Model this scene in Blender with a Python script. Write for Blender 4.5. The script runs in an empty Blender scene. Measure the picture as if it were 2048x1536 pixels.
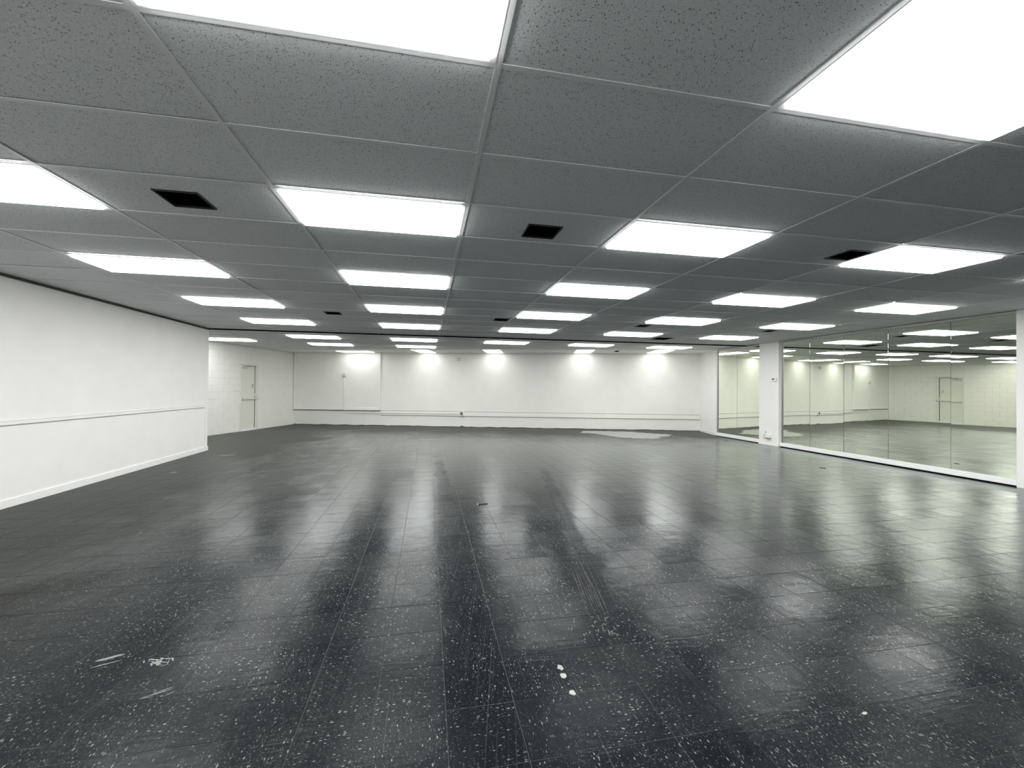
import bpy, bmesh, math, random
from mathutils import Vector, Matrix

# ------------------------------------------------------------------ camera, world, exposure
SC = bpy.context.scene
COL = SC.collection
H = 2.6535                 # ceiling height
CAM = Vector((-0.2527, -1.5473, 1.4203))
YAW, PITCH, ROLL = 0.1893, 0.0093, 0.0090
FPX, PX = 823.60, 1013.50  # focal length and principal point in pixels of the 2048 px frame

fw = Vector((math.sin(YAW) * math.cos(PITCH), math.cos(YAW) * math.cos(PITCH), math.sin(PITCH)))
rt = Vector((math.cos(YAW), -math.sin(YAW), 0.0))
up = rt.cross(fw)
rt2 = rt * math.cos(ROLL) + up * math.sin(ROLL)
up2 = up * math.cos(ROLL) - rt * math.sin(ROLL)
cd = bpy.data.cameras.new('camera')
cd.sensor_width = 36.0
cd.lens = FPX / 2048.0 * 36.0
cd.shift_x = (1024.0 - PX) / 2048.0
cd.clip_start = 0.05
cam = bpy.data.objects.new('camera', cd)
m3 = Matrix((rt2, up2, -fw)).transposed()
cam.matrix_world = Matrix.Translation(CAM) @ m3.to_4x4()
COL.objects.link(cam)
SC.camera = cam

w = bpy.data.worlds.new('world')
w.use_nodes = True
w.node_tree.nodes['Background'].inputs[0].default_value = (0, 0, 0, 1)
w.node_tree.nodes['Background'].inputs[1].default_value = 0.0
SC.world = w

SC.view_settings.view_transform = 'Standard'
SC.view_settings.look = 'None'
SC.view_settings.gamma = 1.0
SC.view_settings.use_curve_mapping = False
SC.view_settings.exposure = 0.0
EMIT = 13.0                 # radiance of the light panels
SC.cycles.max_bounces = 12
SC.cycles.diffuse_bounces = 6
SC.cycles.glossy_bounces = 8
SC.cycles.sample_clamp_indirect = 4.0
SC.cycles.caustics_reflective = True
SC.cycles.blur_glossy = 0.5

random.seed(7)


# ------------------------------------------------------------------ node helpers / materials
class NT:
    def __init__(self, name):
        self.m = bpy.data.materials.new(name)
        self.m.use_nodes = True
        self.t = self.m.node_tree
        self.b = self.t.nodes['Principled BSDF']

    def n(self, typ, **kw):
        nd = self.t.nodes.new(typ)
        for k, v in kw.items():
            setattr(nd, k, v)
        return nd

    def link(self, a, b):
        self.t.links.new(a, b)

    def put(self, nd, i, v):
        if hasattr(v, 'is_linked'):
            self.link(v, nd.inputs[i])
        else:
            nd.inputs[i].default_value = v

    def math(self, op, a, b=0.0, c=0.0, clamp=False):
        nd = self.n('ShaderNodeMath', operation=op, use_clamp=clamp)
        self.put(nd, 0, a); self.put(nd, 1, b); self.put(nd, 2, c)
        return nd.outputs[0]

    def vmath(self, op, a, b=(0, 0, 0)):
        nd = self.n('ShaderNodeVectorMath', operation=op)
        self.put(nd, 0, a); self.put(nd, 1, b)
        return nd.outputs[0]

    def ramp(self, x, a, b, lo=0.0, hi=1.0):
        nd = self.n('ShaderNodeMapRange', interpolation_type='SMOOTHSTEP')
        self.put(nd, 0, x); self.put(nd, 1, a); self.put(nd, 2, b); self.put(nd, 3, lo); self.put(nd, 4, hi)
        return nd.outputs[0]

    def noise(self, vec, scale, detail=2.0, rough=0.5, dist=0.0):
        nd = self.n('ShaderNodeTexNoise')
        self.put(nd, 'Vector', vec); self.put(nd, 'Scale', scale); self.put(nd, 'Detail', detail)
        self.put(nd, 'Roughness', rough); self.put(nd, 'Distortion', dist)
        return nd.outputs['Fac']

    def mix(self, f, a, b):
        nd = self.n('ShaderNodeMix', data_type='RGBA')
        self.put(nd, 0, f); self.put(nd, 6, a); self.put(nd, 7, b)
        return nd.outputs[2]

    def mixf(self, f, a, b):
        nd = self.n('ShaderNodeMix', data_type='FLOAT')
        self.put(nd, 0, f); self.put(nd, 2, a); self.put(nd, 3, b)
        return nd.outputs[0]

    def pos(self):
        return self.n('ShaderNodeNewGeometry').outputs['Position']

    def bump(self, h, strength, dist):
        nd = self.n('ShaderNodeBump')
        self.put(nd, 'Height', h); self.put(nd, 'Strength', strength); self.put(nd, 'Distance', dist)
        return nd.outputs[0]


def rgb(r, g, b):
    return (r, g, b, 1.0)


def plain(name, col, rough=0.5, metal=0.0, bump=0.0, bscale=80.0, spec=0.5):
    t = NT(name)
    t.b.inputs['Roughness'].default_value = rough
    t.b.inputs['Metallic'].default_value = metal
    t.b.inputs['Specular IOR Level'].default_value = spec
    p = t.pos()
    v = t.noise(p, 3.0, 3.0)
    c = t.mix(v, rgb(*[x * 0.95 for x in col]), rgb(*[min(1, x * 1.04) for x in col]))
    t.link(c, t.b.inputs['Base Color'])
    if bump:
        t.link(t.bump(t.noise(p, bscale, 3.0), bump, 0.004), t.b.inputs['Normal'])
    return t.m


M = {}
M['wall'] = plain('white_wall_paint', (0.87, 0.87, 0.85), 0.55, bump=0.12, bscale=140)
M['back'] = plain('white_back_wall_paint', (0.87, 0.87, 0.825), 0.55, bump=0.12, bscale=60)
M['block'] = plain('white_block_paint', (0.86, 0.86, 0.81), 0.6, bump=0.35, bscale=120)
M['trim'] = plain('white_trim_paint', (0.90, 0.90, 0.90), 0.4)
M['mortar'] = plain('painted_mortar', (0.86, 0.86, 0.81), 0.6)
M['plate'] = plain('white_plastic', (0.82, 0.82, 0.79), 0.35)
M['ivory'] = plain('ivory_plastic', (0.62, 0.62, 0.55), 0.4)
M['dark'] = plain('dark_plastic', (0.02, 0.02, 0.02), 0.5)
M['black'] = plain('black_void', (0.004, 0.004, 0.004), 0.9, spec=0.0)
M['plenum'] = plain('dark_plenum', (0.03, 0.03, 0.032), 0.9, spec=0.1)
M['metal'] = plain('dull_aluminium', (0.42, 0.42, 0.42), 0.35, metal=0.7)
M['door'] = plain('cream_door_paint', (0.77, 0.775, 0.70), 0.45)
M['conduit'] = plain('painted_conduit', (0.70, 0.70, 0.67), 0.4)
M['shadow_grey'] = plain('painted_shadow_grey', (0.34, 0.34, 0.32), 0.8)  # grey painted as the thin shadow along board and rail edges
M['charcoal'] = plain('charcoal_absorber', (0.03, 0.032, 0.035), 0.6)  # dark tone given to unseen walls to cut bounce light
M['tee'] = plain('white_tee_metal', (0.84, 0.85, 0.86), 0.45)
M['screen'] = plain('grey_display', (0.10, 0.11, 0.11), 0.3)
M['residue'] = plain('pale_residue', (0.32, 0.335, 0.32), 0.4, bump=0.3, bscale=30)
M['chip'] = plain('white_paint_chip', (0.42, 0.42, 0.40), 0.6)
M['subfloor'] = plain('dusty_joint_filler', (0.085, 0.088, 0.085), 0.8)
M['smear'] = plain('dull_paint_smear', (0.24, 0.24, 0.225), 0.7, bump=0.5, bscale=200)
M['glue'] = plain('dried_adhesive', (0.05, 0.052, 0.05), 0.4, bump=0.6, bscale=150)


def mat_mirror():
    t = NT('tinted_mirror')
    t.b.inputs['Metallic'].default_value = 1.0
    t.b.inputs['Roughness'].default_value = 0.0
    v = t.noise(t.pos(), 1.5, 1.0)
    c = t.mix(v, rgb(0.90, 0.94, 0.82), rgb(0.92, 0.955, 0.84))
    t.link(c, t.b.inputs['Base Color'])
    return t.m


def mat_light(name, power):
    t = NT(name)
    t.b.inputs['Base Color'].default_value = rgb(0.8, 0.8, 0.8)
    t.b.inputs['Emission Color'].default_value = rgb(1.0, 1.0, 0.985)
    t.b.inputs['Emission Strength'].default_value = power
    return t.m


def mat_ceiling_tile():
    t = NT('mineral_fibre_tile')
    p = t.pos()
    n1 = t.noise(p, 120.0, 4.0, 0.65)
    vor = t.n('ShaderNodeTexVoronoi', feature='F1')
    t.put(vor, 'Vector', p); t.put(vor, 'Scale', 100.0)
    pits = t.math('MULTIPLY', t.ramp(vor.outputs['Distance'], 0.16, 0.30, 1.0, 0.0),
                  t.ramp(t.noise(p, 38.0, 2.0), 0.43, 0.56))
    oi = t.n('ShaderNodeObjectInfo').outputs['Random']
    base = t.mix(oi, rgb(0.83, 0.86, 0.87), rgb(0.88, 0.91, 0.92))
    base = t.mix(t.ramp(n1, 0.35, 0.62), t.mix(0.35, base, rgb(0.52, 0.535, 0.54)), base)
    c = t.mix(t.math('MULTIPLY', pits, 0.85), base, rgb(0.05, 0.052, 0.055))
    t.link(c, t.b.inputs['Base Color'])
    t.b.inputs['Roughness'].default_value = 0.9
    t.b.inputs['Specular IOR Level'].default_value = 0.15
    h = t.math('SUBTRACT', n1, t.math('MULTIPLY', pits, 0.9))
    t.link(t.bump(h, 0.5, 0.003), t.b.inputs['Normal'])
    return t.m


TH = 0.2705                # the outer walls stand at this angle to the ceiling grid
NB = (math.sin(TH), math.cos(TH))
DB = 13.0143
TS, TX0, TY0 = 0.3048, 0.450, 0.2915     # floor tile module and one joint crossing


def mat_floor():
    t = NT('black_speckled_vinyl_tile')
    p = t.pos()
    sep = t.n('ShaderNodeSeparateXYZ'); t.link(p, sep.inputs[0])
    x, y = sep.outputs[0], sep.outputs[1]
    # which tile
    cx = t.math('FLOOR', t.math('DIVIDE', t.math('SUBTRACT', x, TX0), TS))
    cy = t.math('FLOOR', t.math('DIVIDE', t.math('SUBTRACT', y, TY0), TS))
    cc = t.n('ShaderNodeCombineXYZ'); t.link(cx, cc.inputs[0]); t.link(cy, cc.inputs[1])
    wn = t.n('ShaderNodeTexWhiteNoise', noise_dimensions='2D'); t.link(cc.outputs[0], wn.inputs['Vector'])
    rnd = wn.outputs['Value']
    sc = t.n('ShaderNodeSeparateColor'); t.link(wn.outputs['Color'], sc.inputs[0])
    rnd2 = sc.outputs[1]
    turn = t.math('GREATER_THAN', rnd, 0.5)

    def comb(a, b):
        q = t.n('ShaderNodeCombineXYZ'); t.put(q, 0, a); t.put(q, 1, b)
        return q.outputs[0]
    # elongated marble chips, grain turned from tile to tile
    v1 = comb(t.math('MULTIPLY', x, t.mixf(turn, 1.0, 0.42)), t.math('MULTIPLY', y, t.mixf(turn, 0.42, 1.0)))

    def chips(scale, size, keep, seed):
        vo = t.n('ShaderNodeTexVoronoi', feature='F1')
        t.put(vo, 'Vector', t.vmath('ADD', v1, (seed, seed * 1.7, seed))); t.put(vo, 'Scale', scale)
        cs = t.n('ShaderNodeSeparateColor'); t.link(vo.outputs['Color'], cs.inputs[0])
        r = t.math('MULTIPLY', cs.outputs[0], size)
        inside = t.ramp(t.math('SUBTRACT', r, vo.outputs['Distance']), -0.02, 0.06)
        return t.math('MULTIPLY', inside, t.math('GREATER_THAN', cs.outputs[1], keep))
    chip = t.math('MAXIMUM', chips(105.0, 0.36, 0.50, 0.0), t.math('MULTIPLY', chips(215.0, 0.42, 0.35, 3.1), 0.42))
    chipamt = t.ramp(t.noise(p, 2.3, 3.0), 0.30, 0.62, 0.35, 1.0)
    chip = t.math('MULTIPLY', chip, chipamt)
    # dusty haze: broad patches, lengthwise drag streaks, crosswise mop swirls
    big = t.noise(comb(t.math('MULTIPLY', x, 1.0), t.math('MULTIPLY', y, 0.75)), 0.9, 4.0, 0.6, 0.6)
    mid = t.noise(p, 4.5, 4.0, 0.6, 0.8)
    st = t.noise(comb(t.math('MULTIPLY', x, 46.0), t.math('MULTIPLY', y, 1.1)), 1.0, 3.0, 0.7)
    sw = t.noise(comb(t.math('MULTIPLY', x, 2.5), t.math('MULTIPLY', y, 22.0)), 1.0, 3.0, 0.6, 1.4)
    haze = t.ramp(t.math('ADD', t.math('MULTIPLY', big, 0.65), t.math('MULTIPLY', mid, 0.35)), 0.36, 0.62)
    fine = t.ramp(t.noise(p, 60.0, 3.0, 0.7), 0.35, 0.7)
    streak = t.math('MULTIPLY', t.ramp(st, 0.50, 0.72), t.ramp(t.noise(p, 1.4, 2.0), 0.42, 0.62))
    swirl = t.math('MULTIPLY', t.ramp(sw, 0.52, 0.74), t.ramp(t.noise(p, 1.1, 2.0, 0.5, 0.4), 0.48, 0.66))
    # two dragged tracks, dark and scraped, running up the room
    def track(x0, x1, slope, y0, y1):
        xx = t.math('SUBTRACT', x, t.math('MULTIPLY', t.math('SUBTRACT', y, 1.0), slope))
        xx = t.math('ADD', xx, t.math('MULTIPLY', t.math('SUBTRACT', t.noise(p, 3.0, 3.0), 0.5), 0.12))
        a = t.math('MULTIPLY', t.ramp(xx, x0, x0 + 0.07), t.ramp(xx, x1 - 0.07, x1, 1.0, 0.0))
        b = t.math('MULTIPLY', t.ramp(y, y0, y0 + 0.3), t.ramp(y, y1 - 2.0, y1, 1.0, 0.0))
        return t.math('MULTIPLY', a, b)
    tr = t.math('MAXIMUM', track(-0.09, 0.15, -0.012, -2.0, 8.0), track(0.80, 1.02, 0.19, 0.75, 6.0))
    clean = t.math('SUBTRACT', 1.0, t.math('MULTIPLY', tr, 0.8))
    dust = t.math('MULTIPLY', t.math('ADD', t.math('MULTIPLY', haze, 0.55), t.math('MULTIPLY', rnd2, 0.18)), t.math('ADD', 0.45, t.math('MULTIPLY', fine, 0.6)))
    dust = t.math('ADD', dust, t.math('ADD', t.math('MULTIPLY', streak, 0.32), t.math('MULTIPLY', swirl, 0.28)))
    dust = t.math('MULTIPLY', dust, clean, clamp=True)
    trst = t.math('MULTIPLY', tr, t.ramp(t.noise(comb(t.math('MULTIPLY', t.math('SUBTRACT', x, t.math('MULTIPLY', y, 0.19)), 90.0), t.math('MULTIPLY', y, 0.5)), 1.0, 2.0), 0.55, 0.7))
    hair = t.ramp(t.noise(comb(t.math('MULTIPLY', x, 160.0), t.math('MULTIPLY', y, 0.9)), 1.0, 1.0), 0.66, 0.74)
    hair2 = t.ramp(t.noise(comb(t.math('MULTIPLY', x, 3.0), t.math('MULTIPLY', y, 120.0)), 1.0, 1.0, 0.5, 0.6), 0.68, 0.76)
    hair = t.math('MULTIPLY', t.math('MAXIMUM', hair, hair2), t.ramp(t.noise(p, 2.1, 2.0), 0.45, 0.62))
    base = t.mix(rnd, rgb(0.0055, 0.0075, 0.0110), rgb(0.009, 0.011, 0.014))
    col = t.mix(t.math('MULTIPLY', dust, 0.75), base, rgb(0.047, 0.050, 0.049))
    col = t.mix(t.math('MULTIPLY', trst, 0.35), col, rgb(0.09, 0.09, 0.09))
    col = t.mix(t.math('MULTIPLY', hair, 0.5), col, rgb(0.10, 0.103, 0.10))
    col = t.mix(chip, col, rgb(0.22, 0.235, 0.235))
    # dull dirty margin along the back wall
    wd_ = t.math('ADD', t.math('MULTIPLY', x, NB[0]), t.math('MULTIPLY', y, NB[1]))
    wd_ = t.math('ADD', wd_, t.math('MULTIPLY', t.math('SUBTRACT', big, 0.5), 2.4))
    margin = t.ramp(wd_, DB - 4.6, DB - 1.2)
    lm = t.ramp(t.math('ADD', x, t.math('MULTIPLY', t.math('SUBTRACT', big, 0.5), 3.0)), -3.9, -1.6, 1.0, 0.0)
    margin = t.math('MAXIMUM', margin, t.math('MULTIPLY', lm, 0.9))
    col = t.mix(t.math('MULTIPLY', margin, 0.6), col, rgb(0.032, 0.031, 0.026))
    t.link(col, t.b.inputs['Base Color'])
    # worn and still polished patches
    pol = t.ramp(t.math('ADD', t.math('MULTIPLY', mid, 0.6), t.math('MULTIPLY', t.noise(p, 1.7, 2.0, 0.5), 0.4)), 0.36, 0.66)
    r = t.mixf(pol, 0.18, 0.125)
    r = t.math('ADD', r, t.math('MULTIPLY', dust, 0.07))
    r = t.math('ADD', r, t.math('MULTIPLY', margin, 0.15))
    r = t.math('ADD', r, t.math('MULTIPLY', rnd, 0.05))
    r = t.math('ADD', r, t.math('MULTIPLY', tr, 0.12))
    t.link(r, t.b.inputs['Roughness'])
    hh = t.math('ADD', t.math('MULTIPLY', t.noise(p, 7.0, 2.0), 1.0),
                t.math('ADD', t.math('ADD', t.math('MULTIPLY', st, 0.08), t.math('MULTIPLY', sw, 0.30)), t.math('MULTIPLY', t.noise(p, 45.0, 2.0), 0.10)))
    nrm = t.bump(hh, 0.35, 0.006)
    t.link(nrm, t.b.inputs['Normal'])
    # thin worn polish: almost no sheen from above, strong at a low angle
    t.b.inputs['Specular IOR Level'].default_value = 0.0
    gl = t.n('ShaderNodeBsdfGlossy')
    t.link(r, gl.inputs['Roughness']); t.link(nrm, gl.inputs['Normal'])
    gl.inputs['Color'].default_value = rgb(0.97, 1.0, 0.99)
    lw = t.n('ShaderNodeLayerWeight'); lw.inputs['Blend'].default_value = 0.5
    t.link(nrm, lw.inputs['Normal'])
    fac = t.math('MINIMUM', 0.8, t.math('ADD', 0.004, t.math('MULTIPLY', t.math('POWER', lw.outputs['Facing'], 6.2), 1.2)))
    fac = t.math('MULTIPLY', fac, t.math('SUBTRACT', 1.0, t.math('MULTIPLY', margin, 0.74)))
    fac = t.math('MULTIPLY', fac, t.math('SUBTRACT', 1.0, t.math('MULTIPLY', tr, 0.35)))
    ms = t.n('ShaderNodeMixShader')
    t.link(fac, ms.inputs[0]); t.link(t.b.outputs[0], ms.inputs[1]); t.link(gl.outputs[0], ms.inputs[2])
    t.link(ms.outputs[0], t.t.nodes['Material Output'].inputs['Surface'])
    return t.m


M['mirror'] = mat_mirror()
M['lit'] = mat_light('lit_diffuser', EMIT)
M['lit2'] = mat_light('lit_wall_washer_diffuser', EMIT * 0.46)
M['ctile'] = mat_ceiling_tile()
M['floor'] = mat_floor()


# ------------------------------------------------------------------ geometry helpers
def link(o, parent=None):
    COL.objects.link(o)
    if parent:
        o.parent = parent
    return o


def mesh_obj(name, verts, faces, mat, parent=None, loc=(0, 0, 0), rot=(0, 0, 0)):
    me = bpy.data.meshes.new(name)
    me.from_pydata([tuple(v) for v in verts], [], faces)
    me.materials.append(M[mat])
    me.update()
    o = bpy.data.objects.new(name, me)
    o.location = loc
    o.rotation_euler = rot
    return link(o, parent)


def bm_obj(name, bm, mat, parent=None, loc=(0, 0, 0), rot=(0, 0, 0), smooth=False):
    bmesh.ops.recalc_face_normals(bm, faces=bm.faces)
    me = bpy.data.meshes.new(name)
    bm.to_mesh(me); bm.free()
    me.materials.append(M[mat])
    if smooth:
        for f in me.polygons:
            f.use_smooth = True
    o = bpy.data.objects.new(name, me)
    o.location = loc
    o.rotation_euler = rot
    return link(o, parent)


BOXF = [(0, 3, 2, 1), (4, 5, 6, 7), (0, 1, 5, 4), (1, 2, 6, 5), (2, 3, 7, 6), (3, 0, 4, 7)]


def box_v(x0, x1, y0, y1, z0, z1):
    return [(x0, y0, z0), (x1, y0, z0), (x1, y1, z0), (x0, y1, z0), (x0, y0, z1), (x1, y0, z1), (x1, y1, z1), (x0, y1, z1)]


def box(name, x0, x1, y0, y1, z0, z1, mat, parent=None, bev=0.0, loc=(0, 0, 0), rot=(0, 0, 0)):
    bm = bmesh.new()
    add_box(bm, x0, x1, y0, y1, z0, z1)
    if bev:
        bmesh.ops.bevel(bm, geom=bm.edges[:], offset=bev, segments=2, affect='EDGES', profile=0.6)
    return bm_obj(name, bm, mat, parent, loc, rot)


def add_box(bm, x0, x1, y0, y1, z0, z1):
    vs = [bm.verts.new(v) for v in box_v(x0, x1, y0, y1, z0, z1)]
    for f in BOXF:
        bm.faces.new([vs[i] for i in f])


def prism(name, poly, z0, z1, mat, parent=None):
    n = len(poly)
    v = [(a, b, z0) for a, b in poly] + [(a, b, z1) for a, b in poly]
    f = [tuple(range(n))[::-1], tuple(range(n, 2 * n))] + [(i, (i + 1) % n, n + (i + 1) % n, n + i) for i in range(n)]
    return mesh_obj(name, v, f, mat, parent)


def tube(name, pts, rad, mat, parent=None, seg=10):
    bm = bmesh.new()
    pts = [Vector(p) for p in pts]
    rings = []
    for i, p in enumerate(pts):
        d = (pts[min(i + 1, len(pts) - 1)] - pts[max(i - 1, 0)]).normalized()
        a = d.cross(Vector((0.31, 0.87, 0.21)) if abs(d.z) > 0.5 else Vector((0, 0, 1))).normalized()
        b = d.cross(a)
        rings.append([bm.verts.new(p + (a * math.cos(k * 2 * math.pi / seg) + b * math.sin(k * 2 * math.pi / seg)) * rad) for k in range(seg)])
    for r0, r1 in zip(rings, rings[1:]):
        for k in range(seg):
            bm.faces.new([r0[k], r0[(k + 1) % seg], r1[(k + 1) % seg], r1[k]])
    bm.faces.new(rings[0][::-1]); bm.faces.new(rings[-1])
    return bm_obj(name, bm, mat, parent, smooth=True)


def empty(name, loc=(0, 0, 0), rz=0.0):
    o = bpy.data.objects.new(name, None)
    o.empty_display_size = 0.1
    o.location = loc
    o.rotation_euler = (0, 0, rz)
    return link(o)


def tag(o, label, cat, group=None):
    o['label'] = label
    o['category'] = cat
    if group:
        o['group'] = group
    return o


def struct(o, label=None):
    o['kind'] = 'structure'
    if label:
        o['label'] = label
    return o


def clip(poly, a, b, c):
    """keep the part of poly with a*x + b*y <= c"""
    out = []
    for i in range(len(poly)):
        p, q = poly[i], poly[(i + 1) % len(poly)]
        dp, dq = a * p[0] + b * p[1] - c, a * q[0] + b * q[1] - c
        if dp <= 0:
            out.append(p)
        if dp * dq < 0:
            s = dp / (dp - dq)
            out.append((p[0] + (q[0] - p[0]) * s, p[1] + (q[1] - p[1]) * s))
    return out


def area(poly):
    return 0.5 * abs(sum(p[0] * q[1] - q[0] * p[1] for p, q in zip(poly, poly[1:] + poly[:1])))


# ------------------------------------------------------------------ plan of the room
XP = -4.9555               # face of the left partition
YE = 8.49                  # its end, and the joint across the ceiling
YF = -2.55                 # wall behind the camera
XM = 8.47                  # mirror face
EB = (math.cos(TH), -math.sin(TH))
CL = (-5.103, 14.920)      # back left corner
CR = (8.890, 11.040)       # back right corner
WL = (-0.308, -0.951)      # along the door wall, away from the back left corner
WN = (0.951, -0.308)       # its normal, into the room
WLEN = 6.85
AL = (CL[0] + WL[0] * WLEN, CL[1] + WL[1] * WLEN)
RM = (8.51, 9.70)          # where the return wall meets the mirrors

# ------------------------------------------------------------------ floor
floor_poly = [(XP - 0.12, YF), (8.75, YF), (8.75, 9.6), (CR[0] + 0.05, CR[1] - 0.02), CL, AL, (XP - 0.12, YE - 0.1)]
floor = struct(prism('floor', floor_poly, -0.06, -0.0015, 'subfloor'), 'black speckled vinyl tile floor')


def in_room(x, y):
    if y < YF or x > 8.62:
        return False
    if y < YE:
        return x > XP + 0.0
    if NB[0] * x + NB[1] * y > DB:
        return False
    return WN[0] * (x - CL[0]) + WN[1] * (y - CL[1]) > 0 and x < 8.52 + 0.286 * max(0.0, y - 9.7)


def to_px(x, y, z):
    d = Vector((x, y, z)) - CAM
    zz = d.dot(fw)
    if zz <= 0.05:
        return None
    return PX + FPX * d.dot(rt2) / zz, 768 - FPX * d.dot(up2) / zz, zz


G = 0.0009


def tile_mesh():
    s = TS / 2 - G
    c = 0.0012
    v = []
    for z, k in ((-0.0030, s), (-0.0008, s), (0.0, s - c)):
        v += [(-k, -k, z), (k, -k, z), (k, k, z), (-k, k, z)]
    f = [(0, 3, 2, 1), (8, 9, 10, 11)]
    for b in (0, 4):
        for i in range(4):
            j = (i + 1) % 4
            f.append((b + i, b + j, b + 4 + j, b + 4 + i))
    return v, f


TV, TF = tile_mesh()
cells = []
for i in range(-26, 32):
    for j in range(-16, 52):
        x, y = TX0 + (i + 0.5) * TS, TY0 + (j + 0.5) * TS
        if in_room(x, y):
            p = to_px(x, y, 0.0)
            vis = p is not None and -120 < p[0] < 2168 and p[1] < 1700
            cells.append((p[2] if vis else 1e6, x, y))
cells.sort()
tme = bpy.data.meshes.new('floor_tile')
tme.from_pydata(TV, [], TF)
tme.materials.append(M['floor'])
rg = random.Random(3)


def tilt():
    return (rg.gauss(0, 0.0012), rg.gauss(0, 0.0012), 0.0)


NT_ = 300
for d, x, y in cells[:NT_]:
    o = bpy.data.objects.new('floor_tile', tme)
    o.location = (x, y, 0.0)
    o.rotation_euler = tilt()
    link(o, floor)
vv, ff = [], []
for d, x, y in cells[NT_:]:
    a, b, _ = tilt()
    n = len(vv)
    vv += [(x + px, y + py, pz + a * py - b * px) for px, py, pz in TV]
    ff += [tuple(n + q for q in f) for f in TF]
far = mesh_obj('floor_tiles', vv, ff, 'floor', floor)
far['kind'] = 'stuff'

# pale scraped patch by the back wall
PUD = [(4.9, 11.5), (5.47, 11.38), (6.05, 11.22), (6.35, 11.04), (6.66, 10.7), (6.87, 10.46), (7.2, 10.28), (7.24, 10.07), (6.84, 9.72), (6.51, 9.63),
       (6.36, 9.28), (6.01, 9.27), (5.63, 9.43), (5.27, 9.65), (5.09, 10.11), (4.93, 10.67), (4.75, 10.83), (4.53, 10.93)]
rg2 = random.Random(11)
pp = []
for a, b in zip(PUD, PUD[1:] + PUD[:1]):
    for k in range(6):
        s = k / 6
        pp.append((a[0] + (b[0] - a[0]) * s + rg2.uniform(-.035, .035), a[1] + (b[1] - a[1]) * s + rg2.uniform(-.05, .05)))
bare = prism('bare_patch', pp, 0.0004, 0.0035, 'residue', floor)
bare['label'] = 'pale scraped bare patch by the back wall'

# ------------------------------------------------------------------ ceiling: dark void above, tiles and tees below
GX, GY = 1.2192, 0.6096
ceil = struct(prism('ceiling', [(XP - 2.6, YF - 0.05), (8.95, YF - 0.05), (9.0, 11.5), (CL[0], CL[1] + 0.6), (AL[0] - 0.2, CL[1] + 0.6), (AL[0] - 0.2, YF - 0.05)], H + 0.16, H + 0.2, 'plenum'),
              'suspended ceiling of grey speckled tiles in a white grid')
SD = 1.38                  # depth of the plain strip along the back wall

main_clip = [(-1, 0, -XP), (1, 0, 8.60), (0, 1, YE - 0.035), (0, -1, -YF)]
rear_clip = [(0, -1, -(YE + 0.012)), (NB[0], NB[1], DB - SD), (-WN[0], -WN[1], -(WN[0] * CL[0] + WN[1] * CL[1])),
             (1, 0, 8.60)]

LIGHTS = []                # (col, row, label)
colname = {-3: 'leftmost column', -1: 'second column from the left', 1: 'third column from the left',
           3: 'fourth column from the left', 5: 'rightmost column by the mirrors'}
rowname = {-1: 'front row', 2: 'second row', 5: 'third row', 8: 'fourth row', 11: 'fifth row'}
for c in (-3, -1, 1, 3, 5):
    for r in (-4, -1, 2, 5, 8, 11):
        if r == -4:
            lab = 'lit ceiling panel behind the camera, ' + colname[c]
        elif r == 11:
            lab = 'lit ceiling panel just before the dark joint, ' + colname[c]
        else:
            lab = 'lit ceiling panel, %s from the camera, %s' % (rowname[r], colname[c])
        LIGHTS.append((c, r, lab))
for c in (-3, -1, 1, 3, 5):
    LIGHTS.append((c, 15, 'small-looking lit ceiling panel just past the dark joint, ' + colname[c]))
LIGHTS.append((-5, 17, 'lit ceiling panel in the alcove behind the left partition end'))
LIGHTS.append((-3, 18, 'farthest grid light panel, in line with the leftmost column'))
LIGHTS.append((-1, 18, 'farthest grid light panel, in line with the second column'))
LSET = {(c, r) for c, r, _ in LIGHTS}

VENTS = [  # x, y, w, d, label
    (-1.853, 1.545, 0.266, 0.255, 'black square ceiling vent opening at the upper left'),
    (0.617, 1.588, 0.272, 0.262, 'black square ceiling vent opening near the middle of the picture'),
    (3.502, 1.542, 0.262, 0.255, 'black square ceiling vent opening touching a light at the right'),
    (-1.840, 5.835, 0.255, 0.240, 'small far black ceiling vent left of the second light column'),
    (1.040, 5.800, 0.266, 0.255, 'small far black ceiling vent beside the third light column'),
    (3.860, 5.850, 0.235, 0.240, 'small far black ceiling vent at the fourth light column'),
    (6.730, 5.850, 0.22, 0.21, 'thin black ceiling vent near the mirrors below a light'),
]


def cell_of(x, y):
    return math.floor(x / GX), math.floor(y / GY)


tile_cache = {}


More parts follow.
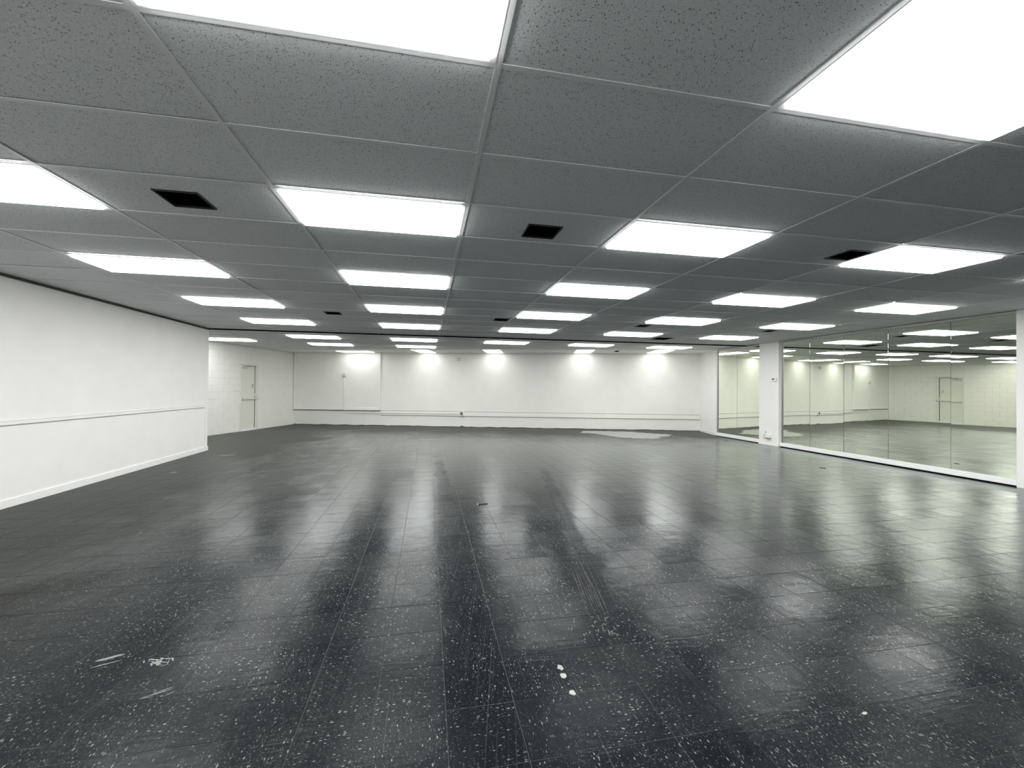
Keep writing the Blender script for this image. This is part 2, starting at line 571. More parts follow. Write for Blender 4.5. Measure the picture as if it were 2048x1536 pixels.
def ceil_tile(poly, std, rgen):
    """one lay-in panel; poly in plan"""
    z0, z1 = H + 0.0035, H + 0.018
    cx = sum(p[0] for p in poly) / len(poly)
    cy = sum(p[1] for p in poly) / len(poly)
    if std and 's' in tile_cache:
        o = bpy.data.objects.new('ceiling_tile', tile_cache['s'])
        link(o, ceil)
    else:
        n = len(poly)
        k = 0.006
        loc = [(p[0] - cx, p[1] - cy) for p in poly]

        def inset(q):
            L = math.hypot(*q)
            return (q[0] * (1 - k / max(L, .02)), q[1] * (1 - k / max(L, .02)))
        ins = [inset(q) for q in loc]
        v = [(a, b, 0.0) for a, b in ins] + [(a, b, 0.003) for a, b in loc] + [(a, b, z1 - z0) for a, b in loc]
        f = [tuple(range(n))[::-1], tuple(range(2 * n, 3 * n))]
        for b0 in (0, n):
            f += [(b0 + i, b0 + (i + 1) % n, b0 + n + (i + 1) % n, b0 + n + i) for i in range(n)]
        o = mesh_obj('ceiling_tile', v, f, 'ctile', ceil)
        if std:
            tile_cache['s'] = o.data
    o.location = (cx, cy, z0 + abs(rgen.gauss(0, 0.0015)))
    if std:
        o.rotation_euler = (rgen.gauss(0, 0.003), rgen.gauss(0, 0.0012), 0)
        o.location.z += 0.003 * abs(o.rotation_euler.x) / 0.003 * 0.3
    return o


rc = random.Random(5)
T = 0.007                   # tiles stop short of the tee centre lines


def holed(poly_cell, hx0, hx1, hy0, hy1):
    x0, x1, y0, y1 = poly_cell
    z0, z1 = H + 0.0035, H + 0.018
    bm = bmesh.new()
    for z in (z0, z1):
        pass
    o = [(x0, y0), (x1, y0), (x1, y1), (x0, y1)]
    i = [(hx0, hy0), (hx1, hy0), (hx1, hy1), (hx0, hy1)]
    v = [(a, b, z0) for a, b in o] + [(a, b, z0) for a, b in i] + [(a, b, z1) for a, b in o] + [(a, b, z1) for a, b in i]
    f = []
    for k in range(4):
        l = (k + 1) % 4
        f += [(k, 4 + k, 4 + l, l), (8 + k, 8 + l, 12 + l, 12 + k), (k, l, 8 + l, 8 + k), (4 + k, 12 + k, 12 + l, 4 + l)]
    bm.free()
    return mesh_obj('ceiling_tile', v, f, 'ctile', ceil)


vent_cells = {}
for vt in VENTS:
    vent_cells[cell_of(vt[0], vt[1])] = vt
BIGV = (5.08, 5.62, 7.45, 8.02)     # open diffuser frame in column 4

for zone in ('main', 'rear'):
    for c in range(-6, 8):
        for r in range(-7, 26):
            x0, x1, y0, y1 = c * GX + T, (c + 1) * GX - T, r * GY + T, (r + 1) * GY - T
            poly = [(x0, y0), (x1, y0), (x1, y1), (x0, y1)]
            a0 = area(poly)
            for cl in (main_clip if zone == 'main' else rear_clip):
                poly = clip(poly, *cl)
                if len(poly) < 3:
                    break
            if len(poly) < 3 or area(poly) < 0.004:
                continue
            if (c, r) in LSET:
                if zone == 'main' and r < 14 or zone == 'rear' and r > 13:
                    continue
            if (c, r) in vent_cells and zone == 'main':
                vx, vy, vw, vd, _ = vent_cells[(c, r)]
                holed((x0, x1, y0, y1), max(vx - vw / 2, x0 + .005), min(vx + vw / 2, x1 - .005), max(vy - vd / 2, y0 + .005), min(vy + vd / 2, y1 - .005))
                continue
            if zone == 'main' and c == 4 and r == 12:
                holed((x0, x1, y0, y1), BIGV[0], BIGV[1], y0 + 0.02, y1 - 0.02)
                continue
            ceil_tile(poly, area(poly) > 0.999 * a0, rc)

# tees: long runners on the column lines, short cross tees on the row lines
TW = 0.012
for c in range(-5, 8):
    x = c * GX
    if XP < x < 8.58:
        box('grid_runner', -TW, TW, 0, YE - 0.04 - YF, -0.0005, 0.003, 'tee', ceil, loc=(x, YF, H))
    # rear part, up to the strip and the door wall
    yr = (DB - SD - NB[0] * x) / NB[1]
    y_0 = YE + 0.015
    if x < CL[0]:
        s = (CL[0] - x) / -WL[0]
        yr = min(yr, CL[1] + WL[1] * s)
    if yr > y_0 and x < 8.58:
        box('grid_runner', -TW, TW, 0, yr - y_0, -0.0005, 0.003, 'tee', ceil, loc=(x, y_0, H))
cross_me = None
for c in range(-6, 8):
    for r in range(-6, 25):
        y = r * GY
        xa, xb = c * GX + TW, (c + 1) * GX - TW
        rear = y > YE
        if not rear:
            xa, xb = max(xa, XP), min(xb, 8.60)
        else:
            xb = min(xb, (DB - SD - NB[1] * y) / NB[0], 8.60)
            s = (CL[1] - y) / -WL[1]
            xa = max(xa, CL[0] + WL[0] * s)
        if xb - xa < 0.05 or (not rear and y > YE - 0.05) or y < YF:
            continue
        if xb - xa > GX - 2 * TW - 0.001:
            if cross_me is None:
                o = box('cross_tee', 0, GX - 2 * TW, -TW, TW, 0.0, 0.0032, 'tee', ceil)
                cross_me = o.data
            else:
                o = bpy.data.objects.new('cross_tee', cross_me)
                link(o, ceil)
            o.location = (xa, y, H + rc.uniform(0, 0.0006))
            o.rotation_euler = (rc.gauss(0, 0.02), 0, 0)
        else:
            box('cross_tee', 0, xb - xa, -TW, TW, 0.0, 0.0032, 'tee', ceil, loc=(xa, y, H))

# dark joint across the ceiling, and the plain strip along the back wall
joint = box('ceiling_joint', XP - 2.0, 8.62, YE - 0.033, YE - 0.003, H - 0.020, H + 0.04, 'black', ceil)
joint['label'] = 'dark metal joint strip across the ceiling'


def wp(s, d):
    """plan point: s along the back wall from its left corner, d in front of it"""
    return (CL[0] + EB[0] * s - NB[0] * d, CL[1] + EB[1] * s - NB[1] * d)


BL = 14.55
# strip is split around its five lights
SL = [  # s0, s1, d0, d1, label
    (1.95, 3.17, 0.22, 0.83, 'wide light panel in the strip along the back wall, leftmost of five'),
    (4.77, 5.38, 0.12, 1.32, 'light panel washing the back wall, second from the left'),
    (7.17, 7.78, 0.12, 1.32, 'light panel washing the back wall, middle of five'),
    (10.21, 10.82, 0.12, 1.32, 'light panel washing the back wall, fourth from the left'),
    (12.68, 13.29, 0.12, 1.32, 'light panel washing the back wall, rightmost of five'),
]
SVENT = (11.50, 11.64, 0.60, 1.05)


def strip_piece(s0, s1, d0, d1):
    poly = [wp(s0, d1), wp(s1, d1), wp(s1, d0), wp(s0, d0)]
    poly = clip(poly, -WN[0], -WN[1], -(WN[0] * CL[0] + WN[1] * CL[1]))
    poly = clip(poly, 1, 0, 8.95)
    if len(poly) >= 3:
        prism('ceiling_strip', poly, H - 0.002, H + 0.02, 'back', ceil)


cuts = sorted([q[:4] for q in SL] + [SVENT])
prev = -0.6
for s0, s1, d0, d1 in cuts:
    strip_piece(prev, s0, 0.0, SD - .004)
    strip_piece(s0, s1, 0.0, d0)
    strip_piece(s0, s1, d1, SD - .004)
    prev = s1
strip_piece(prev, BL + 0.3, 0.0, SD - .004)


# ------------------------------------------------------------------ lights
def light_parts(root, wx, wy, drop, lens='lit'):
    """troffer: white door frame, lit lens hanging a little below it, housing above"""
    fr = 0.020
    x0, x1, y0, y1 = -wx / 2 + 0.012, wx / 2 - 0.012, -wy / 2 + 0.012, wy / 2 - 0.012
    bm = bmesh.new()
    add_box(bm, x0, x1, y0, y0 + fr, -0.002, 0.012)
    add_box(bm, x0, x1, y1 - fr, y1, -0.002, 0.012)
    add_box(bm, x0, x0 + fr, y0 + fr, y1 - fr, -0.002, 0.012)
    add_box(bm, x1 - fr, x1, y0 + fr, y1 - fr, -0.002, 0.012)
    a = bm_obj('frame', bm, 'trim', root)
    # lens: shallow pan with sloping sides
    i0, i1, j0, j1 = x0 + fr, x1 - fr, y0 + fr, y1 - fr
    k = 0.010
    v = [(i0, j0, 0.004), (i1, j0, 0.004), (i1, j1, 0.004), (i0, j1, 0.004),
         (i0 + k, j0 + k, -drop), (i1 - k, j0 + k, -drop), (i1 - k, j1 - k, -drop), (i0 + k, j1 - k, -drop)]
    f = [(4, 7, 6, 5), (0, 4, 5, 1), (1, 5, 6, 2), (2, 6, 7, 3), (3, 7, 4, 0)]
    b = mesh_obj('diffuser', v, f, lens, root)
    h = box('housing', x0 + .005, x1 - .005, y0 + .005, y1 - .005, 0.02, 0.10, 'tee', root)
    return [a, b, h]


proto = None
for c, r, lab in LIGHTS:
    e = empty('ceiling_light', ((c + .5) * GX, (r + .5) * GY, H))
    tag(e, lab, 'ceiling light', 'recessed ceiling light panels')
    if proto is None:
        proto = light_parts(e, GX, GY, 0.020)
    else:
        for q in proto:
            k = q.copy(); COL.objects.link(k); k.parent = e
for s0, s1, d0, d1, lab in SL:
    cxy = wp((s0 + s1) / 2, (d0 + d1) / 2)
    e = empty('ceiling_light', (cxy[0], cxy[1], H - 0.001), -TH)
    tag(e, lab, 'ceiling light', 'light panels along the back wall')
    light_parts(e, s1 - s0 + 0.02, d1 - d0 + 0.02, 0.010, 'lit2')


# ------------------------------------------------------------------ vents
def vent(x, y, wv, dv, lab, rz=0.0, white=False):
    e = empty('ceiling_vent', (x, y, H), rz)
    tag(e, lab, 'vent', None if white else 'black ceiling vents')
    a, b = wv / 2 - .001, dv / 2 - .001
    bm = bmesh.new()     # open duct box
    v = [bm.verts.new(q) for q in box_v(-a, a, -b, b, 0.0, 0.12)]
    for f in BOXF[1:]:
        bm.faces.new([v[i] for i in f])
    bm_obj('duct', bm, 'black', e)
    t = 0.025 if white else 0.008
    bm = bmesh.new()
    for q in ((-a, a, -b, -b + t), (-a, a, b - t, b), (-a, -a + t, -b + t, b - t), (a - t, a, -b + t, b - t)):
        add_box(bm, q[0], q[1], q[2], q[3], -0.003, 0.010)
    bm_obj('vent_frame', bm, 'tee' if white else 'dark', e)
    n = 5
    for k in range(n):
        yy = -b + (k + 0.5) * 2 * b / n
        box('louver', -a + t, a - t, -0.012, 0.012, -0.0008, 0.0008, 'black', e, loc=(0, yy, 0.03), rot=(0.7, 0, 0))


for vx, vy, vw, vd, lab in VENTS:
    vent(vx, vy, vw, vd, lab)
vent((BIGV[0] + BIGV[1]) / 2, 12.5 * GY, BIGV[1] - BIGV[0], GY - 2 * T - 0.04, 'larger open black vent with white frame near the ceiling joint', white=True)
sx, sy = wp((SVENT[0] + SVENT[1]) / 2, (SVENT[2] + SVENT[3]) / 2)
vent(sx, sy, SVENT[1] - SVENT[0], SVENT[3] - SVENT[2], 'tiny black vent in the strip along the back wall', -TH)

# ------------------------------------------------------------------ walls
# left partition, with chair rail and baseboard
wl = struct(box('wall_left', XP - 0.12, XP, YF, YE, 0, H + 0.02, 'wall'), 'white partition wall on the left')
struct(box('baseboard_left', XP, XP + 0.014, YF, YE + 0.014, 0.001, 0.095, 'trim', bev=0.003), 'white baseboard of the left partition')
tr1 = empty('trim_1', (XP, YF, 0))
struct(tr1, 'thin white chair rail on the left partition')
box('rail_strip', 0, 0.018, 0, YE - 0.125 - YF, 0.945, 0.985, 'wall', tr1, bev=0.002)
box('shadow_line', 0, 0.012, 0, YE - 0.125 - YF, 0.9405, 0.9445, 'shadow_grey', tr1)  # grey strips painted as the rail's edge shadows
box('shadow_line', 0, 0.006, 0, YE - 0.125 - YF, 0.9855, 0.9885, 'shadow_grey', tr1)
box('corner_bead', 0, 0.003, YE - 0.115 - YF, YE - 0.002 - YF, 0.096, H - 0.002, 'wall', tr1)
box('wall_angle', 0.0, 0.016, 0, YE - 0.04 - YF, H - 0.030, H - 0.0015, 'dark', wl, loc=(XP, YF, 0))

# alcove wall behind the partition, closing the left rear corner
struct(prism('wall_alcove', [(AL[0] - 0.1, YE - 0.16), (XP - 0.12, YE - 0.16), (XP - 0.12, YE - 0.02), (AL[0] - 0.1, YE - 0.02)], 0, H + 0.02, 'wall'), 'white wall behind the partition')
# unseen walls behind the camera; dark ones added to dim the ceiling's right
struct(box('wall_front', XP - 0.12, 0.6, YF - 0.12, YF, 0, H + 0.02, 'wall'), 'plain white wall behind the camera')
struct(box('wall_front_dark_unseen', 0.6, 8.75, YF - 0.12, YF, 0, H + 0.02, 'charcoal'), 'unseen wall behind the camera, darkened to cut bounce light')
struct(box('wall_right_near_unseen', 8.425, XM + 0.22, YF, 2.2, 0, H + 0.02, 'charcoal'), 'unseen wall right of the camera, darkened to cut bounce light')  # charcoal wall out of view, added to hold back bounce on the ceiling


# back wall: masonry below, furred panel above, ledge board
def wall_frame(name, label):
    """an empty whose x runs along the back wall and whose -y faces the room"""
    o = empty(name, (CL[0], CL[1], 0), -TH)
    return struct(o, label)


wb = wall_frame('wall_back', 'long white back wall')
box('lower_wall', -0.05, BL, 0.0, 0.20, 0, 0.56, 'back', wb)
box('upper_wall', 3.30, BL, -0.012, 0.20, 0.56, H + 0.02, 'back', wb)
box('upper_wall', -0.05, 3.30, -0.005, 0.20, 0.56, H + 0.02, 'back', wb)
box('crown_strip', 3.30, BL - 0.1, -0.030, -0.0125, H - 0.045, H - 0.003, 'back', wb)

tr2 = wall_frame('trim_2', 'white ledge board along the back wall')
box('ledge_board', 3.30, BL - 0.05, -0.034, -0.001, 0.400, 0.545, 'back', tr2, bev=0.003)
box('shadow_line', 3.30, BL - 0.05, -0.030, -0.0005, 0.5455, 0.5555, 'shadow_grey', tr2)  # grey strips painted as the shadow lines of the ledge board
box('shadow_line', 3.30, BL - 0.05, -0.026, -0.0005, 0.389, 0.3995, 'shadow_grey', tr2)
# framed panel on the left, proud of the wall, with a dark strip painted as its shadow below
tr3 = wall_frame('trim_3', 'framed white wall panel left on the back wall')
PD = 0.085
box('panel', 0.075, 3.23, -PD + 0.02, -0.006, 0.64, H - 0.004, 'back', tr3)
box('frame_stile', 0.012, 0.075, -PD, -0.006, 0.56, H - 0.004, 'trim', tr3, bev=0.003)
box('frame_stile', 3.232, 3.297, -PD, -0.006, 0.56, H - 0.004, 'trim', tr3, bev=0.003)
box('frame_rail', 0.076, 3.231, -PD, -0.006, 0.56, 0.638, 'trim', tr3, bev=0.003)
box('shadow_strip', 0.012, 3.30, -0.02, -0.001, 0.535, 0.558, 'dark', tr3)
bb = wall_frame('baseboard_back', 'dark joint along the foot of the back wall')
rb = random.Random(2)
vv, ff = [], []
n = 90
for k in range(n + 1):
    s = BL * k / n
    vv += [(s, -0.012 - rb.random() * 0.02, 0.001), (s, -0.0005, 0.001), (s, -0.0005, 0.012 + rb.random() * 0.016)]
for k in range(n):
    a, b = 3 * k, 3 * k + 3
    ff += [(a, b, b + 1, a + 1), (a + 1, b + 1, b + 2, a + 2), (a, a + 2, b + 2, b)]
mesh_obj('dark_sealant', vv, ff, 'dark', bb)

# return wall at the right rear corner (parallel to the door wall)
ux, uy = CR[0] - RM[0], CR[1] - RM[1]
L = math.hypot(ux, uy)
ux, uy = ux / L, uy / L
nx, ny = uy, -ux           # away from the room
rp = [(RM[0], RM[1]), (CR[0] + ux * .1, CR[1] + uy * .1), (CR[0] + ux * .1 + nx * .15, CR[1] + uy * .1 + ny * .15), (RM[0] + nx * .15, RM[1] + ny * .15 - .04)]
struct(prism('wall_return', rp, 0, H + 0.02, 'wall'), 'short white wall at the right rear corner')
bp = [(RM[0] - nx * .012, RM[1] - ny * .012), (CR[0] - nx * .012 - ux * .02, CR[1] - ny * .012 - uy * .02), (CR[0] - ux * .02, CR[1] - uy * .02), (RM[0], RM[1])]
struct(prism('baseboard_return', bp, 0.001, 0.09, 'trim'), 'white baseboard of the short right wall')

# right wall behind the mirrors, pillar and end post
struct(box('wall_right', XM + 0.02, XM + 0.22, 2.2, 9.66, 0, H + 0.02, 'wall'), 'wall carrying the mirrors')
PY0, PY1 = 7.328, 7.943
for y0, y1 in ((3.09, PY0 - 0.002), (PY1 + 0.002, 9.66)):
    box('mirror_backing', XM + 0.0155, XM + 0.0199, y0, y1, 0.112, 2.611, 'dark', bpy.data.objects['wall_right'])
struct(box('wall_pillar', 8.40, XM + 0.02, PY0, PY1, 0, H + 0.002, 'wall', bev=0.002), 'white flat pillar between the mirrors')
struct(box('baseboard_pillar', 8.388, 8.399, PY0 - 0.004, PY1 + 0.012, 0.001, 0.06, 'trim', bev=0.002), 'low white baseboard of the pillar')
struct(box('wall_post', 8.425, XM + 0.02, 2.2, 3.085, 0, H + 0.002, 'wall', bev=0.002), 'white wall end beside the nearest mirror')
for nm, y0, y1, lb in (('baseboard_right', 3.09, PY0 - 0.01, 'white raised rail under the long mirrors'), ('baseboard_far', PY1 + 0.014, 9.66, 'white raised rail under the far mirrors')):
    bo = struct(empty(nm, (8.43, y0, 0)), lb)
    box('rail_board', 0, 0.085, 0, y1 - y0, 0.022, 0.108, 'trim', bo, bev=0.004)
    box('toe_shadow', 0.025, 0.085, 0, y1 - y0, 0.001, 0.021, 'black', bo)  # black strip painted as the shadow under the raised rail
k = 0
for y0, y1, lb in ((3.09, PY0 - 0.06, 'grey metal channel above the long mirrors'), (PY1 + 0.01, 9.62, 'grey metal channel above the far mirrors')):
    struct(box('trim_%d' % (4 + k), XM - 0.02, XM + 0.02, y0, y1, 2.612, H - 0.003, 'metal', bev=0.002), lb)
    k += 1
for y0, y1, lb in ((PY0 - 0.052, PY0 - 0.002, 'grey upright mirror trim beside the pillar'), (9.615, 9.67, 'grey upright mirror trim at the rear corner')):
    t_ = struct(empty('trim_%d' % (4 + k), (XM, y0, 0.11)), lb)
    wv = y1 - y0
    box('channel', -0.018, 0.02, 0, wv * 0.42, 0, 2.50, 'metal', t_, bev=0.002)
    box('bead', -0.006, 0.02, wv * 0.45, wv, 0, 2.50, 'conduit', t_, bev=0.002)
    k += 1

# mirrors: each sheet hangs a hair out of true
JY = [3.095, 3.906, 4.873, 5.739, 6.536, PY0 - 0.056]
ML = ['tall wall mirror nearest the camera, beside the white wall end', 'second tall wall mirror from the camera, reflecting the door',
      'middle one of the five tall wall mirrors right of the pillar', 'fourth tall wall mirror from the camera, two from the pillar',
      'tall wall mirror next to the right side of the pillar']
ROT = [0.0005, 0.0045, 0.0, -0.003, 0.002]
for i in range(5):
    y0, y1 = JY[i], JY[i + 1]
    o = box('wall_mirror', -0.003, 0.003, -(y1 - y0) / 2 + 0.003, (y1 - y0) / 2 - 0.003, -1.2505, 1.2505, 'mirror', bev=0.001,
            loc=(XM + 0.009, (y0 + y1) / 2, 0.1095 + 1.2515), rot=(0, [0.0008, -0.0006, 0.0, 0.0018, 0.0005][i], ROT[i]))
    tag(o, ML[i], 'mirror', 'tall wall mirrors')
for i, (y0, y1, lb) in enumerate(((PY1 + 0.016, 8.824, 'narrow far wall mirror next to the left side of the pillar'), (8.824, 9.612, 'farthest wall mirror, by the rear corner'))):
    o = box('wall_mirror', -0.003, 0.003, -(y1 - y0) / 2 + 0.003, (y1 - y0) / 2 - 0.003, -1.2505, 1.2505, 'mirror', bev=0.001,
            loc=(XM + 0.009, (y0 + y1) / 2, 0.1095 + 1.2515), rot=(0, 0, (0.002, -0.003)[i]))
    tag(o, lb, 'mirror', 'tall wall mirrors')

# ------------------------------------------------------------------ block wall with the door
wd = empty('wall_rear_left', (CL[0], CL[1], 0), math.atan2(WL[1], WL[0]))
struct(wd, 'white painted concrete block wall with the door')
# local x = along the wall from the back corner, local +y = into the room (x axis cross)
D0, D1, DT = 1.885, 2.625, 2.105        # door frame outside
bm = bmesh.new()
for a, b, z0, z1 in ((-0.05, D0, 0, H + .02), (D1, WLEN, 0, H + .02), (D0, D1, DT, H + .02)):
    add_box(bm, a, b, -0.20, -0.008, z0, z1)
core = bm_obj('mortar', bm, 'mortar', wd)
BH, BW = 0.2032, 0.4064
blk = {}
rbk = random.Random(4)


def block(u0, u1, z0, z1):
    if u1 - u0 < 0.03 or z1 - z0 < 0.02:
        return
    key = (round(u1 - u0, 3), round(z1 - z0, 3))
    if key not in blk:
        a, b = key
        c = 0.003
        v = [(0, -0.0085, 0), (a, -0.0085, 0), (a, -0.0085, b), (0, -0.0085, b), (0, -c, 0), (a, -c, 0), (a, -c, b), (0, -c, b),
             (c * .4, 0, c * 2), (a - c * .4, 0, c * 2), (a - c * .4, 0, b - c * 2), (c * .4, 0, b - c * 2)]
        f = [(8, 11, 10, 9)]
        for q in (0, 4):
            for i in range(4):
                j = (i + 1) % 4
                f.append((q + i, q + 4 + i, q + 4 + j, q + j))
        o = mesh_obj('block', v, f, 'block', wd)
        blk[key] = o.data
    else:
        o = bpy.data.objects.new('block', blk[key])
        link(o, wd)
    o.location = (u0, rbk.uniform(-0.0008, 0.0006), z0)


for j in range(14):
    z0, z1 = j * BH + 0.004, min((j + 1) * BH - 0.004, H)
    off = -(BW / 2) * (j % 2)
    u = off
    while u < 4.6:
        a, b = max(u + 0.001, 0.002), min(u + BW - 0.001, 4.6)
        if z0 < DT - 0.05:                  # course beside the door
            if b <= D0 or a >= D1:
                block(a, b, z0, z1)
            else:
                if a < D0:
                    block(a, D0 - 0.001, z0, z1)
                if b > D1:
                    block(D1 + 0.001, b, z0, z1)
                if z1 > DT + 0.02:
                    block(max(a, D0 + 0.001), min(b, D1 - 0.001), DT + 0.004, z1)
        else:
            block(a, b, z0, z1)
        u += BW

dr = empty('door_1', (CL[0], CL[1], 0), math.atan2(WL[1], WL[0]))
struct(dr, 'cream steel exit door with a push bar')
bm = bmesh.new()
add_box(bm, D0 + .001, D0 + 0.105, -0.19, 0.012, 0.001, DT - 0.001)
add_box(bm, D1 - 0.045, D1 - .001, -0.19, 0.012, 0.001, DT - 0.001)
add_box(bm, D0 + 0.105, D1 - 0.045, -0.19, 0.012, DT - 0.055, DT - 0.001)
bm_obj('door_frame', bm, 'door', dr)
box('threshold', D0 + 0.106, D1 - 0.046, -0.15, 0.02, 0.001, 0.07, 'trim', dr, bev=0.003)
box('door_gap', D0 + 0.106, D0 + 0.125, -0.10, -0.016, 0.071, DT - 0.056, 'dark', dr)
sl = box('door_slab', D0 + 0.126, D1 - 0.049, -0.06, -0.014, 0.075, DT - 0.062, 'door', dr, bev=0.002)
pb = box('push_bar', D0 + 0.015, D1 - 0.055, 0.030, 0.058, 0.985, 1.035, 'conduit', sl, bev=0.006)
for u in (D0 + 0.015, D1 - 0.095):
    box('bar_bracket', u, u + 0.04, -0.013, 0.031, 0.975, 1.06, 'conduit', sl, bev=0.004)
box('latch_case', D0 + 0.07, D0 + 0.15, -0.013, 0.035, 1.062, 1.17, 'conduit', sl, bev=0.008)
box('dead_bolt', D0 + 0.13, D0 + 0.27, -0.013, 0.012, 1.36, 1.395, 'ivory', sl, bev=0.004)
box('bolt_knob', D0 + 0.225, D0 + 0.255, 0.0125, 0.03, 1.40, 1.46, 'metal', sl, bev=0.004)
cl_ = box('door_closer', D1 - 0.27, D1 - 0.06, -0.013, 0.045, DT - 0.135, DT - 0.085, 'ivory', sl, bev=0.006)
tube('closer_arm', [(D1 - 0.16, 0.05, DT - 0.08), (D1 - 0.30, 0.12, DT - 0.075), (D0 + 0.18, 0.02, DT - 0.07)], 0.009, 'metal', sl)

# ------------------------------------------------------------------ small fittings on the back wall


def bw(name, label, cat):
    o = empty(name, (CL[0], CL[1], 0), -TH)
    return tag(o, label, cat)


cp = bw('electrical_conduit', 'white painted conduit bending along the back wall under its switch box', 'conduit')
pts = [(1.955, -PD - 0.012, 1.80), (1.955, -PD - 0.012, 0.66)]
for k in range(7):
    a = k / 6 * math.pi / 2
    pts.append((1.955 + 0.12 * (1 - math.cos(a)), -PD - 0.012, 0.60 - 0.12 * math.sin(a)))
pts += [(3.25, -PD - 0.012, 0.478), (3.45, -0.05, 0.474), (6.20, -0.05, 0.474)]
tube('pipe', pts, 0.010, 'conduit', cp)
box('switch_box', 1.905, 2.005, -PD - 0.045, -PD + 0.019, 1.80, 1.905, 'ivory', cp, bev=0.004)
for u in (2.6, 4.2, 5.4):
    yy = -PD - 0.012 if u < 3.2 else -0.05
    box('pipe_clip', u, u + 0.02, yy - 0.016, yy + 0.02, 0.458, 0.494, 'conduit', cp, bev=0.002)

oc = bw('wall_outlet', 'dark faced outlet box at the end of the conduit on the back wall', 'outlet')
box('box', 6.225, 6.345, -0.085, -0.035, 0.40, 0.545, 'plate', oc, bev=0.004)
box('face', 6.245, 6.325, -0.090, -0.0855, 0.43, 0.53, 'dark', oc)
box('socket', 6.265, 6.290, -0.094, -0.0905, 0.44, 0.475, 'plate', oc)
box('cover_lip', 6.225, 6.345, -0.10, -0.0855, 0.395, 0.41, 'metal', oc)
fb = bw('floor_outlet', 'low dark outlet box at the foot of the back wall', 'outlet')
box('box', 6.24, 6.38, -0.075, -0.036, 0.002, 0.055, 'metal', fb, bev=0.004)
box('socket', 6.265, 6.355, -0.080, -0.0755, 0.012, 0.042, 'dark', fb)
ms = bw('motion_sensor', 'small cream motion sensor high on the back wall', 'sensor')
box('body', 6.10, 6.19, -0.075, -0.0125, 2.38, 2.49, 'ivory', ms, bev=0.012)
box('lens', 6.115, 6.175, -0.082, -0.0755, 2.395, 2.435, 'plate', ms, bev=0.003)

# ------------------------------------------------------------------ fittings on the pillar
th = tag(empty('thermostat', (8.40, 7.443, 1.69)), 'white thermostat with grey screen on the pillar', 'thermostat')
box('body', -0.028, -0.001, -0.069, 0.069, -0.049, 0.049, 'plate', th, bev=0.006)
box('screen', -0.0305, -0.0285, -0.005, 0.055, -0.010, 0.034, 'screen', th)
box('button', -0.0315, -0.0285, -0.050, -0.030, 0.0, 0.02, 'ivory', th)

ol = tag(empty('power_outlet', (8.40, 7.665, 0.27)), 'white outlet cluster with plugged adapter low on the pillar', 'outlet')
box('upper_plate', -0.010, -0.001, -0.055, 0.075, 0.005, 0.105, 'plate', ol, bev=0.002)
box('lower_plate', -0.010, -0.001, 0.03, 0.14, -0.06, 0.0, 'plate', ol, bev=0.002)
for y_, z_ in ((0.05, 0.075), (0.05, 0.04), (0.10, -0.015), (0.10, -0.045)):
    box('socket', -0.0125, -0.0105, y_ - 0.012, y_ + 0.012, z_ - 0.008, z_ + 0.008, 'dark', ol)
box('adapter', -0.065, -0.0105, -0.115, 0.02, -0.075, 0.0, 'plate', ol, bev=0.006)
tube('cord', [(-0.03, 0.028, 0.0), (-0.032, 0.03, -0.04), (-0.03, 0.026, -0.08), (-0.035, -0.02, -0.085)], 0.006, 'dark', ol)
box('shadow_tray', -0.07, -0.0012, -0.12, 0.06, -0.088, -0.0785, 'metal', ol)


# ------------------------------------------------------------------ bits lying on the floor
def flake(name, label, x, y, wx, wy, rz, mat, seed, h=0.003, cat='debris', n=14, jag=0.25):
    r_ = random.Random(seed)
    bm = bmesh.new()
    ring = []
    for k in range(n):
        a = 2 * math.pi * k / n
        q = 1 + r_.uniform(-jag, jag)
        ring.append((math.cos(a) * wx / 2 * q, math.sin(a) * wy / 2 * q))
    lo = [bm.verts.new((a, b, 0.0)) for a, b in ring]
    hi = [bm.verts.new((a * .85, b * .85, h * r_.uniform(.7, 1.2))) for a, b in ring]
    top = bm.verts.new((0, 0, h * 1.3))
    bm.faces.new(lo[::-1])
    for k in range(n):
        l = (k + 1) % n
        bm.faces.new([lo[k], lo[l], hi[l], hi[k]])
        bm.faces.new([hi[k], hi[l], top])
    o = bm_obj(name, bm, mat, None, (x, y, 0.0006), (0, 0, rz))
    return tag(o, label, cat)


flake('paint_blob', 'round white paint blob nearest the camera at a tile corner', 0.425, 0.292, 0.030, 0.034, 0.4, 'chip', 1, jag=.12)
flake('paint_blob', 'white paint blob between the other two on a tile edge', 0.420, 0.408, 0.030, 0.038, 0.1, 'chip', 2, jag=.14)
flake('paint_blob', 'faint grey paint blob farthest of the three on the tile edge', 0.423, 0.470, 0.032, 0.040, 0.2, 'residue', 3, h=.0015, jag=.3)


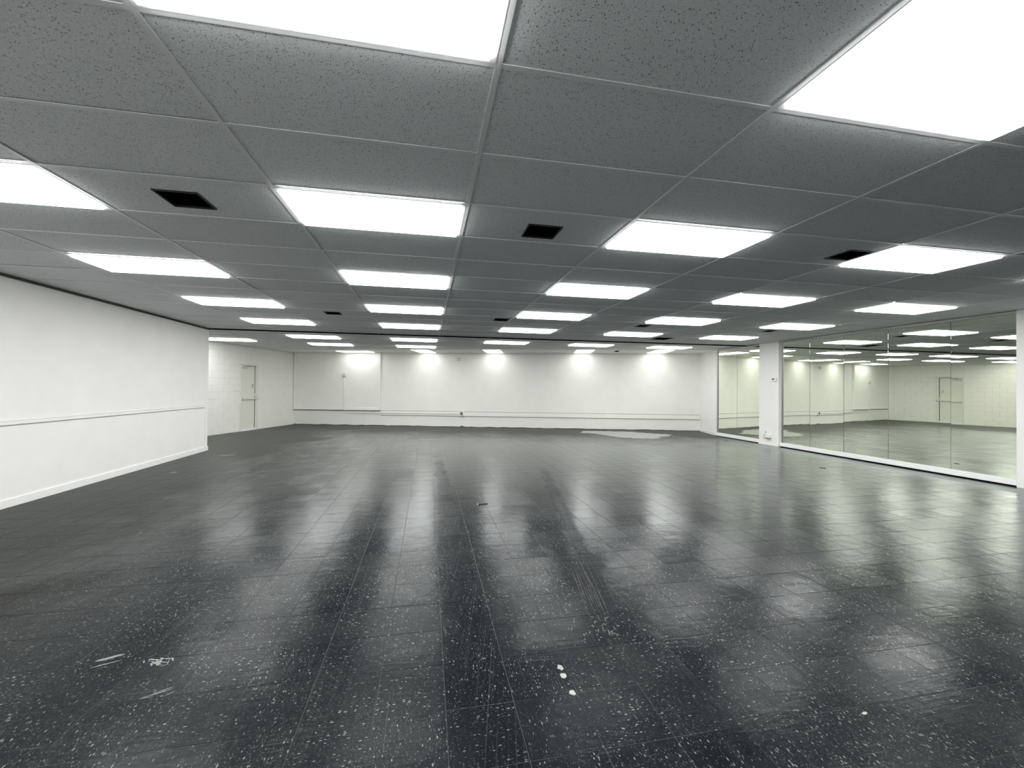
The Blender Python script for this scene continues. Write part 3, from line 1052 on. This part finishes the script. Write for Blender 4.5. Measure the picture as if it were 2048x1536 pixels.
def splatter(name, label, x, y, rz, parts, mat, cat='debris'):
    """several thin strokes of one dried mark: (dx, dy, length, width, angle)"""
    bm = bmesh.new()
    r_ = random.Random(len(label))
    for dx, dy, ln, wd2, an in parts:
        n_ = 9
        top, lo = [], []
        for k in range(n_):
            s_ = k / (n_ - 1) - 0.5
            ww = wd2 * 0.5 * max(0.12, 1 - (2 * abs(s_)) ** 2.2) * r_.uniform(0.6, 1.2)
            cxp, cyp = s_ * ln, r_.uniform(-.15, .15) * wd2
            for sg, li in ((1, top), (-1, lo)):
                a_, b_ = cxp, cyp + sg * ww
                li.append(bm.verts.new((dx + a_ * math.cos(an) - b_ * math.sin(an), dy + a_ * math.sin(an) + b_ * math.cos(an), 0.0008 + r_.uniform(0, .0006))))
        fs = [bm.faces.new([lo[k], lo[k + 1], top[k + 1], top[k]]) for k in range(n_ - 1)]
        bmesh.ops.extrude_face_region(bm, geom=fs)
        bm.verts.ensure_lookup_table()
        for v_ in {v for f in fs for v in f.verts}:
            v_.co.z = 0.0
    o = bm_obj(name, bm, mat, None, (x, y, 0.0006), (0, 0, rz))
    return tag(o, label, cat)


rs = random.Random(21)
splatter('paint_smear', 'long pale scrape on the dark floor at the lower left', -1.857, 0.950, 0.30,
         [(0, 0, .115, .016, 0), (.01, .008, .09, .006, .05), (-.02, -.010, .07, .005, -.04), (.0, -.055, .12, .007, .06)], 'smear')
splatter('paint_splatter', 'jagged pale splatter right of the long scrape', -1.60, 0.88, -0.5,
         [(rs.gauss(0, .035), rs.gauss(0, .02), rs.uniform(.02, .07), rs.uniform(.004, .012), rs.gauss(0, .7)) for _ in range(16)], 'smear')
splatter('paint_splatter', 'thin pale streaks below the jagged splatter', -1.46, 0.625, 0.35,
         [(0, 0, .12, .006, 0), (.03, .012, .06, .005, .1), (-.04, -.008, .05, .004, -.2), (.05, -.03, .04, .004, .4)], 'smear')
gl_ = [(-.012 + .016 * k + rs.uniform(-.004, .004), .28 + rs.uniform(-.1, .1), rs.uniform(.3, .9), rs.uniform(.002, .004), math.pi / 2 + rs.gauss(0, .03)) for k in range(9)]
gl_ += [(rs.uniform(-.03, .12), rs.uniform(-.22, -.05), rs.uniform(.03, .08), rs.uniform(.005, .011), math.pi / 2 + rs.gauss(-.3, .9)) for k in range(14)]
splatter('adhesive_residue', 'grey dried adhesive drag mark in the middle of the floor', 0.78, 0.92, -0.16, gl_, 'glue', 'floor mark')
flake('paper_scrap', 'small white scrap on the floor at the lower right', 1.652, -0.052, 0.030, 0.014, 0.2, 'chip', 8, jag=.4)
st = tag(empty('stick', (0.41, 3.435, 0.006), 0.15), 'dark thin stick with a white tip lying mid floor', 'stick')
tube('shaft', [(-0.045, 0, 0), (0.0, 0.003, 0.001), (0.07, 0.001, 0)], 0.005, 'dark', st, 6)
tube('tip', [(-0.070, 0, 0), (-0.058, 0.0, 0.001), (-0.046, 0, 0)], 0.006, 'chip', st, 6)
flake('dark_sliver', 'dark sliver on the floor in front of the long mirrors', 6.883, 4.80, 0.11, 0.03, -1.2, 'dark', 9, h=.006, jag=.3)
flake('dark_sliver', 'small dark sliver on the floor before the far mirrors', 7.91, 8.59, 0.13, 0.05, -1.1, 'dark', 10, h=.006, jag=.3)
flake('paint_smear', 'bright smear on the floor near the left partition end', -4.23, 7.745, 0.26, 0.10, 0.1, 'smear', 12, h=.001, jag=.4)
flake('paint_smear', 'pale smear on the floor close to the left partition', -4.29, 6.03, 0.12, 0.05, 0.4, 'residue', 13, h=.001, jag=.4)
